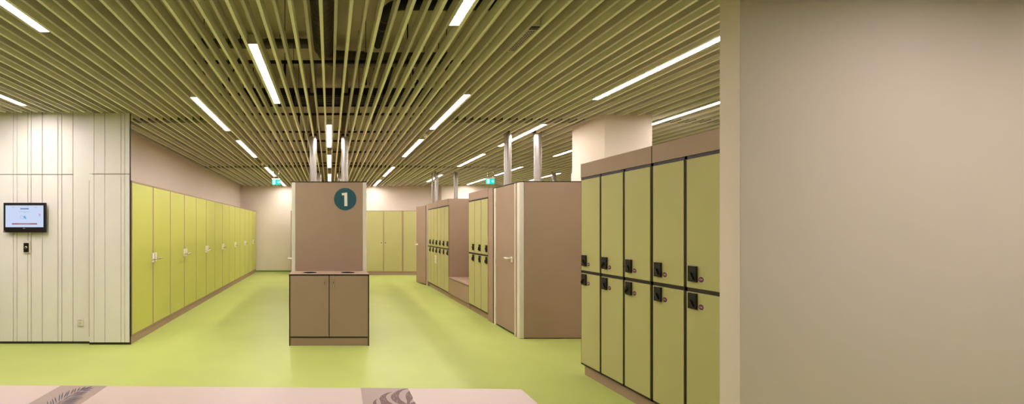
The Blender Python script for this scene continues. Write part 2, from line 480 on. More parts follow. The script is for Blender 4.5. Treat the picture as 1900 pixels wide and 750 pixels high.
# perforated unlit fitting, detectors
t = thing('emergency_light', (1.53, 3.22, ZC), 'unlit perforated metal fitting set between the slats on the upper right', 'ceiling fitting')
bx(1.515, 1.585, 3.0, 3.42, ZC + 0.012, ZC + 0.075, M_housing).build('fitting_body', t, 0.002)
mb = MB(); mb.box(1.518, 1.582, 3.05, 3.42, ZC + 0.006, ZC + 0.012, M_perf)
for i in range(14):
    for j in range(3):
        mb.box(1.525 + j * 0.019, 1.537 + j * 0.019, 3.065 + i * 0.025, 3.078 + i * 0.025, ZC + 0.0045, ZC + 0.0065, M_rail)
mb.build('perforated_cover', t)
bx(1.518, 1.582, 3.005, 3.045, ZC + 0.004, ZC + 0.012, M_black).build('end_plate', t)
for x, y, lb in ((LX(15), 6.47, 'round white smoke detector between the first two lights of the right-hand aisle'),
                 (LX(15), 11.85, 'round white smoke detector between the last two lights of the right-hand aisle'),
                 (LX(-15), 9.28, 'round white smoke detector between the strip lights over the lime cabins')):
    t = thing('smoke_detector', (x, y, ZC), lb, 'smoke detector', 'white smoke detectors in the slatted ceiling')
    MB().tube([(x, y, ZC + 0.03), (x, y, ZC - 0.001), (x, y, ZC - 0.004)], [0.036, 0.036, 0.033], M_white, n=24).build('base', t)
    MB().tube([(x, y, ZC - 0.004), (x, y, ZC - 0.02), (x, y, ZC - 0.028)], [0.03, 0.028, 0.018], M_white, n=24).build('sensor_head', t)

# exit signs
def exit_sign(x, y, lb):
    z0, z1 = 2.665, 2.80
    wd = 0.11
    t = thing('exit_sign', (x, y, z1), lb, 'exit sign', 'illuminated exit signs under the slats')
    mb = MB()
    mb.box(x - wd, x + wd, y - 0.012, y + 0.012, z1, z1 + 0.03, M_white); mb.build('sign_rail', t, 0.003)
    for s in (-1, 1):
        MB().tube([(x + s * 0.07, y, z1 + 0.03), (x + s * 0.07, y, ZC)], 0.004, M_chrome, n=8).build('suspension_rod', t)
    p = MB(); yf = y - 0.006
    p.box(x - wd, x + wd, yf, y + 0.006, z0, z1, E_exitg)
    yk = yf - 0.0008
    # door opening with running figure on the left, arrow on the right
    p.box(x - wd + 0.022, x - 0.022, yk, yf, z0 + 0.012, z1 - 0.012, E_exitw)
    cx = x - wd / 2 - 0.002
    def pg(poly, m):
        p.prism([(cx + a, yk - 0.0006, z0 + c) for a, c in poly], (0, 0.0006, 0), m)
    pg([(-0.008, 0.055), (0.004, 0.05), (0.012, 0.085), (-0.002, 0.088)], E_exitg)
    pg([(-0.008, 0.055), (0.004, 0.052), (0.0, 0.035), (-0.02, 0.022), (-0.024, 0.029), (-0.01, 0.038)], E_exitg)
    pg([(-0.004, 0.055), (0.006, 0.052), (0.02, 0.04), (0.016, 0.02), (0.01, 0.021), (0.012, 0.037)], E_exitg)
    pg([(0.004, 0.083), (0.01, 0.078), (0.024, 0.068), (0.021, 0.063), (0.006, 0.072)], E_exitg)
    pg([(-0.002, 0.083), (-0.02, 0.072), (-0.017, 0.066), (0.0, 0.076)], E_exitg)
    pg([(0.006 + 0.008 * math.cos(a), 0.099 + 0.008 * math.sin(a)) for a in [i * PI / 6 for i in range(12)]], E_exitg)
    cx = x + wd / 2 + 0.002
    pg([(-0.03, 0.075), (0.0, 0.075), (0.0, 0.105), (0.04, 0.0675), (0.0, 0.03), (0.0, 0.06), (-0.03, 0.06)], E_exitw)
    p.build('sign_face', t)
exit_sign(-1.40, 10.4, 'small green and white exit sign hanging over the left aisle')
exit_sign(4.10, 10.2, 'small green and white exit sign hanging above the locker row')

# ------------------------------------------------------------------ left: row of lime double-door cabins
XL = -2.587
PW = 0.629
def lime_unit(y0, lb):
    t = thing('changing_cabin', (XL, y0, 0), lb, 'changing cabin', 'lime green double-door cabins along the left wall')
    y1 = y0 + 2 * PW
    bx(XLW + 0.012, XL - 0.024, y0 + 0.001, y1 - 0.001, 0.1, 2.14, M_taupe).build('carcass', t)
    fr = MB(); xf0, xf1 = XL - 0.024, XL - 0.002
    for a, c in ((y0 + 0.001, y0 + 0.014), (y0 + PW - 0.019, y0 + PW + 0.019), (y1 - 0.014, y1 - 0.001)):
        fr.box(xf0, xf1, a, c, 0.112, 2.14, M_taupe)
    fr.box(xf0, xf1, y0 + 0.001, y1 - 0.001, 2.118, 2.14, M_taupe); fr.box(xf0, xf1, y0 + 0.001, y1 - 0.001, 0.1, 0.12, M_taupe)
    fr.build('frame', t, 0.0015, 1)
    pl = MB(); pl.box(XLW + 0.03, XL - 0.012, y0 + 0.0005, y1 - 0.0005, 0, 0.1, M_taupe)
    pl.build('plinth', t, 0.002)
    for s, (a, c) in enumerate(((y0 + 0.016, y0 + PW - 0.020), (y0 + PW + 0.020, y1 - 0.016))):
        dr = bx(XL - 0.022, XL, a, c, 0.123, 2.115, M_lime).build('door', t, 0.002)
        yc = c - 0.022 if s == 0 else a + 0.028
        sg = -1 if s == 0 else 1
        lk = MB(); lk.box(XL - 0.001, XL + 0.026, yc - 0.02, yc + 0.02, 1.02, 1.155, M_white)
        lk.build('lock_case', dr, 0.006, 3)
        h = MB()
        h.tube([(XL + 0.024, yc, 1.07), (XL + 0.058, yc, 1.07), (XL + 0.066, yc + sg * 0.008, 1.07), (XL + 0.068, yc + sg * 0.03, 1.07),
                (XL + 0.066, yc + sg * 0.09, 1.068), (XL + 0.060, yc + sg * 0.135, 1.066)], [0.011, 0.010, 0.0095, 0.009, 0.008, 0.007], M_chrome, n=14)
        h.build('lever_handle', dr)
        sc_ = MB()
        sc_.tube([(XL - 0.0005, yc, 1.185), (XL + 0.002, yc, 1.185)], 0.006, M_chrome, n=12)
        sc_.build('screw_cap', dr)
    return t
ords = ['nearest lime green double-door cabin, beside the cream panelled wall', 'second lime green double-door cabin from the panelled wall',
        'third lime green double-door cabin from the panelled wall', 'fourth lime green double-door cabin, middle of the left row',
        'fifth lime green double-door cabin from the panelled wall', 'sixth lime green double-door cabin, second from the far wall',
        'farthest lime green double-door cabin, against the far wall']
base = lime_unit(5.212, ords[0])
for i in range(1, 7):
    dup(base, None, (XL, 5.212 + i * 2 * PW, 0), ords[i])

# ------------------------------------------------------------------ far wall cabinets
def far_unit(x0, lb, wd=1.25):
    yf = 13.1; x1 = x0 + wd; hw = wd / 2
    t = thing('tall_cabinet', (x0, yf, 0), lb, 'cabinet', 'pale green double-door cabinets at the far wall')
    bx(x0 + 0.001, x1 - 0.001, yf + 0.022, 13.74, 0.11, 2.12, M_taupe).build('carcass', t)
    fr = MB()
    for a, c in ((x0 + 0.001, x0 + 0.028), (x0 + hw - 0.015, x0 + hw + 0.015), (x1 - 0.02, x1 - 0.001)):
        fr.box(a, c, yf + 0.004, yf + 0.024, 0.12, 2.12, M_taupe)
    fr.box(x0 + 0.001, x1 - 0.001, yf + 0.004, yf + 0.024, 2.1, 2.12, M_taupe); fr.box(x0 + 0.001, x1 - 0.001, yf + 0.004, yf + 0.024, 0.1, 0.125, M_taupe)
    fr.build('frame', t, 0.0015, 1)
    bx(x0 + 0.0005, x1 - 0.0005, yf + 0.012, 13.7, 0, 0.1, M_taupe).build('plinth', t, 0.002)
    for s, (a, c) in enumerate(((x0 + 0.030, x0 + hw - 0.017), (x0 + hw + 0.017, x1 - 0.022))):
        dr = bx(a, c, yf, yf + 0.022, 0.128, 2.097, M_olive).build('door', t, 0.002)
        xc = c - 0.05 if s == 0 else a + 0.05
        MB().tube([(xc, yf + 0.001, 1.06), (xc, yf - 0.006, 1.06)], [0.017, 0.014], M_lock, n=16).build('keyhole', dr)
    return t
fb = far_unit(1.138, 'pale green double cabinet with two dark keyholes, right of the cabin marked 1')
dup(fb, None, (1.138 + 1.251, 13.1, 0), 'pale green double cabinet at the far wall partly behind the open taupe door')
dup(fb, None, (1.138 - 1.251, 13.1, 0), 'pale green double cabinet at the far wall directly behind the cabin marked 1')
far_unit(-1.287, 'pale green double cabinet whose edge shows left of the cabin marked 1', 1.172)

# ------------------------------------------------------------------ locker units of the right row
XF = 2.604
def locker_unit(yfar, cols, pw, lock_near, lb, nums=None, grp=None, bar=0.011, depth=0.5, notice=None, endbar=0.012):
    ynear = yfar - cols * pw
    yc0 = (yfar + ynear) / 2
    t = thing('locker_unit', (XF, yc0, 0), lb, 'locker', grp)
    X1 = XF + depth
    ZT, ZH = 2.178, 2.034
    c = MB(); c.box(XF + 0.03, X1, ynear + 0.0185, yfar - 0.0185, 0.106, ZT - 0.002, M_taupe)
    c.box(XF + 0.012, X1, yfar - 0.018, yfar, 0.104, ZT, M_taupe); c.box(XF + 0.012, X1, ynear, ynear + 0.018, 0.104, ZT, M_taupe)
    c.build('carcass', t)
    fr = MB(); xa, xb = XF + 0.006, XF + 0.028
    fr.box(xa, xb, ynear + 0.0005, yfar - 0.0005, ZH - 0.022, ZH, M_black)
    fr.box(xa, xb, ynear + 0.0005, yfar - 0.0005, 0.104, 0.122, M_black)
    fr.box(xa, xb, ynear + 0.0005, yfar - 0.0005, 1.052, 1.078, M_black)
    for i in range(cols + 1):
        y = yfar - i * pw
        lo, hi = y - bar, y + bar
        if i == 0: lo, hi = y - endbar, y - 0.0005
        if i == cols: lo, hi = y + 0.0005, y + endbar
        fr.box(xa, xb, lo, hi, 0.104, ZH, M_black)
    fr.box(XF + 0.0015, xb, yfar - 0.0045, yfar - 0.0005, ZH, ZT, M_black)
    fr.build('face_frame', t)
    bx(XF, XF + 0.028, ynear + 0.0015, yfar - 0.005, ZH + 0.002, ZT - 0.001, M_taupe).build('header_panel', t, 0.0015)
    bx(XF + 0.03, X1 - 0.02, ynear + 0.001, yfar - 0.02, 0, 0.104, M_taupe).build('plinth', t, 0.0015)
    for i in range(cols):
        ya = yfar - i * pw - (endbar if i == 0 else bar) - 0.0015
        yb = yfar - (i + 1) * pw + (endbar if i == cols - 1 else bar) + 0.0015
        for r_, (z0, z1) in enumerate(((1.080, ZH - 0.024), (0.124, 1.050))):
            dr = bx(XF, XF + 0.018, yb, ya, z0, z1, M_olive).build('door', t, 0.0015)
            yl_ = ya - 0.056 if not lock_near else yb + 0.042
            zl = 1.126 if r_ == 0 else 0.932
            lk = MB()
            lk.box(XF - 0.016, XF - 0.0005, yl_ - 0.032, yl_ + 0.032, zl, zl + 0.113, M_lock)
            zc = zl + 0.055
            lk.tube([(XF - 0.014, yl_ + 0.008, zc), (XF - 0.026, yl_ + 0.008, zc)], [0.014, 0.012], M_lock, n=16)
            sy = -1 if (i + r_) % 2 == 0 or cols == 2 else 0.5
            q = [Vector((XF - 0.022, yl_ + 0.010, zc + 0.008)), Vector((XF - 0.024, yl_ + 0.010 + sy * 0.028, zc - 0.038))]
            lk.tube([q[0], q[1]], [0.0075, 0.006], M_lock, n=10)
            lk.build('lock', dr, 0.002)
            if nums:
                bd = MB(); yk = yl_ - 0.058; zk = zl + 0.022
                bd.tube([(XF + 0.0005, yk, zk), (XF - 0.0018, yk, zk)], 0.0185, M_purple, n=24, smooth=False)
                text_mesh(bd, nums[r_][i], 0.0175, (XF - 0.0022, yk, zk), (0, -1, 0), (0, 0, 1), M_white, 0.95)
                bd.build('number_badge', dr)
            if notice == (i, r_):
                nb = MB(); yn = (ya + yb) / 2; zn = zl - 0.2
                nb.box(XF - 0.0012, XF, yn - 0.075, yn + 0.075, zn - 0.06, zn + 0.13, M_paper)
                for q_ in range(6):
                    nb.box(XF - 0.0016, XF - 0.001, yn - 0.06, yn + (0.06 if q_ % 3 else 0.03), zn - 0.04 + q_ * 0.026, zn - 0.034 + q_ * 0.026, M_ink)
                nb.build('paper_notice', dr)
    return t
G = 'two-tier pale green locker units along the right'
NF = 4.142; NP = 0.304
locker_unit(NF, 3, NP, False, 'near two-tier locker unit of three columns beside the taupe end panel, purple number discs',
            [['250', '251', '252'], ['228', '229', '230']], G)
locker_unit(NF - 3 * NP - 0.003, 2, NP, False, 'nearest two-tier locker unit, at the beige wall, purple number discs 254 and 232',
            [['253', '254'], ['231', '232']], G)
RF = 10.585; RP = 0.3055
locker_unit(RF, 3, RP, True, 'far locker unit with a white paper notice on a lower door', None, G, bar=0.006, notice=(2, 1))
locker_unit(RF - 3 * RP - 0.002, 3, RP, True, 'locker unit left of the niche seat, its taupe side panel showing', None, G, bar=0.006)
locker_unit(7.485, 3, 0.306, True, 'three column locker unit between the niche seat and the taupe cabin door', None, G, bar=0.006)

# niche seat between locker units
ya, yb = 7.488, RF - 6 * RP - 0.004
t = thing('niche_seat', (XF, (ya + yb) / 2, 0), 'low taupe seat built into the niche between two locker units', 'seat')
bx(XF - 0.002, XF + 0.5, ya + 0.001, yb - 0.001, 0.436, 0.46, M_taupe).build('seat_board', t, 0.002)
bx(XF + 0.006, XF + 0.03, ya + 0.001, yb - 0.001, 0.425, 0.4355, M_black).build('seat_edge', t)
bx(XF + 0.002, XF + 0.02, ya + 0.001, yb - 0.001, 0.107, 0.424, M_taupe).build('front_panel', t, 0.0015)
bx(XF + 0.03, XF + 0.48, ya + 0.001, yb - 0.001, 0, 0.104, M_taupe).build('plinth', t, 0.0015)
bx(XF + 0.482, XF + 0.5, ya + 0.001, yb - 0.001, 0.462, 2.17, M_taupe).build('back_panel', t)

# ------------------------------------------------------------------ taupe changing cabins of the right row
XC = 2.6
HT = 2.158
def lever(mb, x, y, z, sx, sy):
    """white lever handle on a face whose outward direction is sx along X, pointing sy along Y"""
    mb.tube([(x, y, z), (x + sx * 0.012, y, z)], 0.026, M_white, n=20)
    mb.tube([(x + sx * 0.01, y, z), (x + sx * 0.05, y, z), (x + sx * 0.062, y + sy * 0.012, z), (x + sx * 0.064, y + sy * 0.05, z), (x + sx * 0.06, y + sy * 0.13, z)],
            [0.014, 0.014, 0.014, 0.013, 0.011], M_white, n=14)

t = thing('changing_cabin', (3.1, 6.0, 0), 'taupe cabin with a full-height end panel beside the near lockers', 'changing cabin', 'taupe changing cabins')
bx(2.665, 3.642, 5.468, 5.49, 0.012, HT - 0.008, M_taupe).build('end_panel', t, 0.001)
bx(2.665, 3.642, 5.474, 5.484, 0.0, 0.012, M_black).build('floor_gap', t)
mb = MB(); mb.box(2.60, 3.642, 5.470, 5.496, HT - 0.007, HT + 0.004, M_black); mb.box(2.608, 2.634, 5.497, 6.37, HT - 0.004, HT + 0.005, M_black)
mb.build('top_edge', t)
mb = MB(); mb.box(2.598, 2.664, 5.463, 5.545, 0, HT - 0.008, M_alu); mb.build('corner_post', t, 0.012, 4)
bx(2.612, 2.63, 5.546, 5.592, 0, HT - 0.008, M_taupe).build('filler_strip', t)
bx(2.602, 2.632, 5.593, 5.625, 0, HT - 0.008, M_alu).build('edge_profile', t, 0.004)
dr = bx(2.604, 2.626, 5.632, 6.252, 0.03, HT - 0.012, M_taupe).build('door', t, 0.002)
mb = MB(); lever(mb, 2.604, 5.70, 1.085, -1, 1); mb.box(2.594, 2.604, 5.676, 5.724, 1.03, 1.1, M_white); mb.build('lever_handle', dr, 0.001)
for z in (1.0, 0.25, 1.9):
    MB().tube([(2.6, 6.258, z - 0.04), (2.6, 6.258, z + 0.04)], 0.008, M_alu, n=12).build('hinge', dr)
bx(2.604, 2.632, 6.262, 6.298, 0, HT - 0.008, M_alu).build('edge_profile', t, 0.004)
bx(2.606, 2.632, 6.304, 6.338, 0, HT - 0.008, M_alu).build('edge_profile', t, 0.004)
bx(2.612, 2.632, 6.342, 6.372, 0, HT - 0.008, M_black).build('filler_strip', t)
bx(2.606, 2.632, 6.374, 6.563, 0.0, 2.17, M_taupe).build('filler_panel', t, 0.001)
bx(3.62, 3.642, 5.495, 6.54, 0.012, HT, M_taupe).build('side_panel', t)
bx(2.634, 3.618, 6.54, 6.562, 0.012, HT, M_taupe).build('rear_panel', t)
bx(2.636, 3.642, 5.498, 6.564, HT + 0.0005, HT + 0.008, M_taupe).build('roof_panel', t)
for px_, py_ in ((2.62, 5.6), (2.62, 6.28), (2.62, 6.36), (2.65, 5.49)):
    MB().tube([(px_, py_, HT), (px_, py_, HT + 0.012)], 0.008, M_chrome, n=10).build('bolt', t)

t = thing('changing_cabin', (3.1, 11.0, 0), 'farthest taupe cabin of the right row, its narrow door standing ajar', 'changing cabin', 'taupe changing cabins')
bx(2.606, 2.632, 10.588, 10.70, 0, 2.17, M_taupe).build('filler_panel', t, 0.001)
bx(2.602, 2.632, 10.702, 10.745, 0, HT, M_alu).build('edge_profile', t, 0.004)
bx(2.606, 2.632, 11.28, 11.62, 0, HT, M_taupe).build('filler_panel', t, 0.001)
bx(2.634, 3.642, 11.6, 11.62, 0, HT, M_taupe).build('rear_panel', t)
bx(2.634, 3.642, 10.60, 10.62, 0, HT, M_taupe).build('side_panel', t)
bx(3.62, 3.642, 10.622, 11.598, 0, HT, M_taupe).build('side_panel', t)
bx(2.636, 3.642, 10.60, 11.62, HT + 0.0005, HT + 0.008, M_taupe).build('roof_panel', t)
hx, hy, ang = 2.585, 10.765, math.radians(17)
u = Vector((-math.sin(ang), math.cos(ang), 0)); nrm = Vector((-math.cos(ang), -math.sin(ang), 0))
H0 = Vector((hx, hy, 0.03))
dr = MB().prism([H0, H0 + u * 0.50, H0 + u * 0.50 - nrm * 0.02, H0 - nrm * 0.02], (0, 0, HT - 0.05), M_taupe).build('door', t, 0.002)
h0 = H0 + u * 0.44; h0.z = 1.085
mb = MB(); mb.tube([h0, h0 + nrm * 0.012], 0.027, M_white, n=20)
mb.tube([h0 + nrm * 0.01, h0 + nrm * 0.05, h0 + nrm * 0.062 - u * 0.012, h0 + nrm * 0.06 - u * 0.12], [0.014, 0.014, 0.013, 0.011], M_white, n=14)
mb.tube([h0 - nrm * 0.02 + u * 0.03, h0 - nrm * 0.05 + u * 0.045, h0 - nrm * 0.055 + u * 0.075], [0.014, 0.014, 0.012], M_white, n=14)
mb.build('lever_handle', dr)
bx(2.604, 2.628, 10.75, 10.79, HT - 0.012, HT + 0.006, M_black).build('top_edge', t)

# cabin block of the far right aisle, below the distant pipes
t = thing('changing_cabin', (6.3, 10.8, 0), 'taupe cabin of the next aisle, below the two distant pipes', 'changing cabin', 'taupe changing cabins')
bx(5.75, 6.85, 10.22, 11.25, 0.012, HT, M_taupe).build('cabin_walls', t, 0.003)
bx(5.75, 6.85, 10.22, 11.25, HT + 0.0005, HT + 0.008, M_taupe).build('roof_panel', t)
for x0 in (5.75, 6.79): bx(x0, x0 + 0.06, 10.21, 10.2195, 0, HT, M_alu).build('corner_post', t, 0.003)
bx(5.99, 6.61, 10.205, 10.2195, 0.03, HT - 0.02, M_taupe).build('door', t, 0.002)

# ------------------------------------------------------------------ island cabin with the number sign
t = thing('changing_cabin', (-0.01, 5.54, 0), 'taupe island cabin with a round teal sign marked 1', 'changing cabin', 'taupe changing cabins')
XA, XZ = -0.531, 0.509
YI = 5.54
HI = 2.163
bx(XA + 0.054, XZ - 0.054, YI, YI + 0.022, 0.0, HI - 0.008, M_taupe).build('end_panel', t, 0.001)
for x0 in (XA, XZ - 0.053):
    bx(x0, x0 + 0.053, YI - 0.004, YI + 0.06, 0, HI - 0.008, M_alu).build('corner_post', t, 0.008, 4)
bx(XA - 0.001, XZ + 0.001, YI - 0.005, YI + 0.026, HI - 0.007, HI + 0.004, M_black).build('top_edge', t)
for s, xs in ((-1, XA + 0.004), (1, XZ - 0.004)):
    for i in range(5):
        y0 = YI + 0.07 + i * 1.1
        dr = bx(xs, xs - s * 0.022, y0 + 0.02, y0 + 0.64, 0.03, HI - 0.012, M_taupe).build('door', t, 0.002)
        if s < 0:
            mb = MB(); lever(mb, xs, y0 + 0.09, 1.085, s, 1); mb.box(xs, xs + s * 0.01, y0 + 0.066, y0 + 0.114, 1.03, 1.1, M_white)
            mb.build('lever_handle', dr, 0.001)
        bx(xs + s * 0.002, xs - s * 0.024, y0 + 0.66, y0 + 0.70, 0, HI - 0.008, M_alu).build('edge_profile', t, 0.003)
        bx(xs, xs - s * 0.022, y0 + 0.71, y0 + 1.09, 0, HI - 0.008, M_taupe).build('side_panel', t)
bx(XA + 0.03, XZ - 0.03, YI + 0.065, YI + 5.57, HI - 0.004, HI + 0.004, M_taupe).build('roof_panel', t)
bx(XA + 0.004, XZ - 0.004, YI + 5.575, YI + 5.6, 0, HI, M_taupe).build('rear_panel', t)
# sign: disc and numeral
cx, cz, r = (640.5 - 612) * YI / F, EYE + (426 - 369.7) * YI / F, 20.7 * YI / F
sg = MB(); sg.tube([(cx, YI + 0.0005, cz), (cx, YI - 0.003, cz)], r, M_teal, n=64, smooth=False)
def sp(zx, zy): return ((600 + zx / 11.533 - 612) * YI / F, YI - 0.0032, EYE + (426 - (335 + zy / 11.533)) * YI / F)
sg.prism([sp(*q) for q in ((392, 273), (508, 258), (514, 548), (450, 550), (447, 317), (398, 321))], (0, -0.0012, 0), M_white)
sg.build('number_sign', t)

# ------------------------------------------------------------------ bin cabinet
t = thing('bin_cabinet', (-0.0, 5.3, 0), 'low taupe cabinet with two round holes in its top, below the teal sign', 'cabinet')
YA = 5.14
BX0, BX1 = (536.5 - 612) * YA / F, (685 - 612) * YA / F
ZB = 0.924
mb = MB()
mb.box(BX0 + 0.001, BX1 - 0.001, YA + 0.02, YI - 0.008, 0.104, 0.118, M_taupe); mb.box(BX0 + 0.02, BX1 - 0.02, YI - 0.026, YI - 0.008, 0.12, ZB - 0.02, M_taupe)
mb.box(BX0 + 0.002, BX0 + 0.018, YA + 0.003, YI - 0.008, 0, ZB - 0.019, M_taupe); mb.box(BX1 - 0.018, BX1 - 0.002, YA + 0.003, YI - 0.008, 0, ZB - 0.019, M_taupe)
mb.build('carcass', t)
mb = MB()
mb.box(BX0, BX0 + 0.014, YA - 0.001, YA + 0.003, 0, ZB - 0.019, M_black); mb.box(BX1 - 0.014, BX1, YA - 0.001, YA + 0.003, 0, ZB - 0.019, M_black)
mb.box(BX0, BX1, YA - 0.001, YA + 0.003, ZB - 0.018, ZB - 0.003, M_black); mb.box(BX0 + 0.018, BX1 - 0.018, YA + 0.001, YA + 0.019, 0.103, 0.117, M_black)
xm = (BX0 + BX1) / 2
mb.box(BX0 + 0.02, BX1 - 0.02, YA + 0.021, YA + 0.024, 0.12, ZB - 0.02, M_black)
mb.build('edge_band', t)
bx(BX0 + 0.019, BX1 - 0.019, YA + 0.006, YA + 0.02, 0, 0.102, M_taupe).build('plinth', t, 0.001)
for s in (0, 1):
    a, c = (BX0 + 0.016, xm - 0.005) if s == 0 else (xm + 0.005, BX1 - 0.016)
    dr = bx(a, c, YA, YA + 0.019, 0.119, ZB - 0.021, M_taupe).build('door', t, 0.0015)
    hx_ = xm - 0.058 if s == 0 else xm + 0.053
    z1_, z0_ = 0.855, 0.745
    h = MB(); h.tube([(hx_, YA + 0.001, z1_), (hx_, YA - 0.026, z1_), (hx_, YA - 0.032, z1_ - 0.008), (hx_, YA - 0.032, z0_ + 0.008), (hx_, YA - 0.026, z0_), (hx_, YA + 0.001, z0_)], 0.0052, M_chrome, n=12)
    h.build('handle', dr)
# top with two real holes
def top_with_holes(x0, x1, y0, y1, z0, z1, holes, r, m):
    mb = MB()
    n = 40
    xs = [x0] + [(holes[i] + holes[i + 1]) / 2 for i in range(len(holes) - 1)] + [x1]
    yc = (y0 + y1) / 2
    for k, hx in enumerate(holes):
        a, c = xs[k], xs[k + 1]
        ring_i, ring_o = [], []
        for i in range(n):
            th = 2 * PI * i / n
            dx, dy = math.cos(th), math.sin(th)
            ring_i.append((hx + r * dx, yc + r * dy))
            s = min(((c - hx) / dx if dx > 1e-9 else (a - hx) / dx if dx < -1e-9 else 1e9), ((y1 - yc) / dy if dy > 1e-9 else (y0 - yc) / dy if dy < -1e-9 else 1e9))
            ring_o.append((hx + s * dx, yc + s * dy))
        def q(i, j, z): return [(*ring_i[i], z), (*ring_i[j], z), (*ring_o[j], z), (*ring_o[i], z)]
        for i in range(n):
            j = (i + 1) % n
            for z in (z0, z1):
                mb.add(q(i, j, z), [(0, 1, 2, 3)], m)
            mb.add([(*ring_i[i], z0), (*ring_i[j], z0), (*ring_i[j], z1), (*ring_i[i], z1)], [(0, 1, 2, 3)], M_black)
        # corner triangles between the ring's outer points and the true corners
        for (ux, uy) in ((a, y0), (c, y0), (c, y1), (a, y1)):
            th = math.atan2(uy - yc, ux - hx) % (2 * PI)
            i = int(th / (2 * PI / n)); j = (i + 1) % n
            for z in (z0, z1):
                mb.add([(*ring_o[i], z), (*ring_o[j], z), (ux, uy, z)], [(0, 1, 2)], m)
    for a, c in (((x0, y0), (x1, y0)), ((x1, y0), (x1, y1)), ((x1, y1), (x0, y1)), ((x0, y1), (x0, y0))):
        mb.add([(*a, z0), (*c, z0), (*c, z1), (*a, z1)], [(0, 1, 2, 3)], m)
    return mb
hl = [(575 - 612) * 5.31 / F, (645.5 - 612) * 5.31 / F]
top_with_holes(BX0, BX1, YA + 0.0035, YI - 0.006, ZB - 0.018, ZB, hl, 0.094, M_taupe).build('top_board', t)
for hx_ in hl:
    yc = (YA + 0.0035 + YI - 0.006) / 2
    MB().tube([(hx_, yc, 0.2), (hx_, yc, ZB - 0.02)], 0.115, M_hole, n=32, caps=False).build('bin_liner', t)
    MB().tube([(hx_, yc, 0.2), (hx_, yc, 0.21)], 0.115, M_hole, n=32).build('bin_base', t)

# ------------------------------------------------------------------ monitor, card reader, socket on the panelled wall
yw = yl
def wz(py, y=yl): return EYE + (426 - py) * y / F
t = thing('monitor', (wx(51.5, yl), yl, wz(404)), 'black wall monitor showing a pale blue page on the cream panelled wall', 'monitor')
x0, x1, z1, z0 = wx(13, yl), wx(90, yl), wz(377), wz(431.5)
sx0, sx1, sz1, sz0 = wx(16.2, yl), wx(86.2, yl), wz(381.8), wz(421.8)
mb = MB()
mb.box(x0 + 0.03, x1 - 0.03, yw - 0.03, yw, z0 + 0.04, z1 - 0.04, M_lock)
mb.box(x0, x1, yw - 0.05, yw - 0.03, z0, z1, M_lock)
mb.build('casing', t, 0.004)
mb = MB()
for a in ((x0, x1, sz1, z1), (x0, x1, z0, sz0), (x0, sx0, sz0, sz1), (sx1, x1, sz0, sz1)):
    mb.box(a[0], a[1], yw - 0.056, yw - 0.0502, a[2], a[3], M_lock)
def mpos(zx, zy): return (wx(zx / 6.518, yl), wz(365 + zy / 6.518))
text_mesh(mb, 'DELL', 0.016, (mpos(333, 384)[0], yw - 0.0566, mpos(333, 384)[1]), (1, 0, 0), (0, 0, 1), M_white)
a = mpos(93, 422); mb.box(a[0] - 0.012, a[0] + 0.012, yw - 0.0566, yw - 0.056, a[1] - 0.012, a[1] + 0.012, M_ink)
mb.build('bezel', t)
mb = MB(); mb.box(sx0, sx1, yw - 0.0525, yw - 0.0502, sz0, sz1, E_screen)
def srect(a, b_, c, d_, m):
    p, q = mpos(a, b_), mpos(c, d_)
    mb.box(p[0], q[0], yw - 0.0531, yw - 0.0525, q[1], p[1], m)
srect(183, 323, 485, 338, E_sred); srect(285, 144, 384, 156, E_sblue)
for i in range(12): srect(262 + i * 12, 328, 270 + i * 12, 333, E_spink)
for i in range(6): srect(296 + i * 13, 148, 304 + i * 13, 152, E_sgrey)
for i in range(11): srect(264 + i * 13, 183, 273 + i * 13, 187, E_sgrey)
srect(325, 193, 343, 197, E_sgrey); srect(185, 130, 210, 134, E_sgrey); srect(455, 130, 482, 134, E_sgrey)
for i in range(9): srect(272 + i * 14, 132, 280 + i * 14, 134, E_sgrey)
srect(283, 232, 318, 234, E_sgrey); srect(283, 268, 318, 270, E_sgrey); srect(283, 232, 285, 270, E_sgrey); srect(316, 232, 318, 270, E_sgrey)
def spoly(pl, m):
    mb.prism([(mpos(*q)[0], yw - 0.0531, mpos(*q)[1]) for q in pl], (0, -0.0006, 0), m)
spoly([(320, 240), (338, 232), (352, 252), (336, 268), (326, 262)], E_scyan)
spoly([(338, 262), (352, 256), (357, 268), (344, 274)], E_sgrey)
spoly([(503, 210), (526, 210), (526, 230), (503, 230)], E_spink); spoly([(506, 236), (524, 236), (518, 244), (511, 244)], E_spink)
mb.build('screen', t)

t = thing('card_reader', (wx(50.8, yl), yl, wz(458)), 'small black and steel card reader below the monitor', 'card reader')
x0, x1, z1, z0 = wx(44.3, yl), wx(57.4, yl), wz(446.6), wz(470)
bx(x0, x1, yw - 0.018, yw, z0, z1, M_alu).build('back_plate', t, 0.003)
fx0, fx1, fz1, fz0 = wx(46.2, yl), wx(55.4, yl), wz(451), wz(467.8)
bx(fx0, fx1, yw - 0.024, yw - 0.0182, fz0, fz1, M_lock).build('front_plate', t, 0.002)
cx, cz = wx(51, yl), wz(459)
MB().tube([(cx, yw - 0.0242, cz), (cx, yw - 0.032, cz), (cx, yw - 0.034, cz)], [0.017, 0.016, 0.012], M_chrome, n=24).build('button', t)

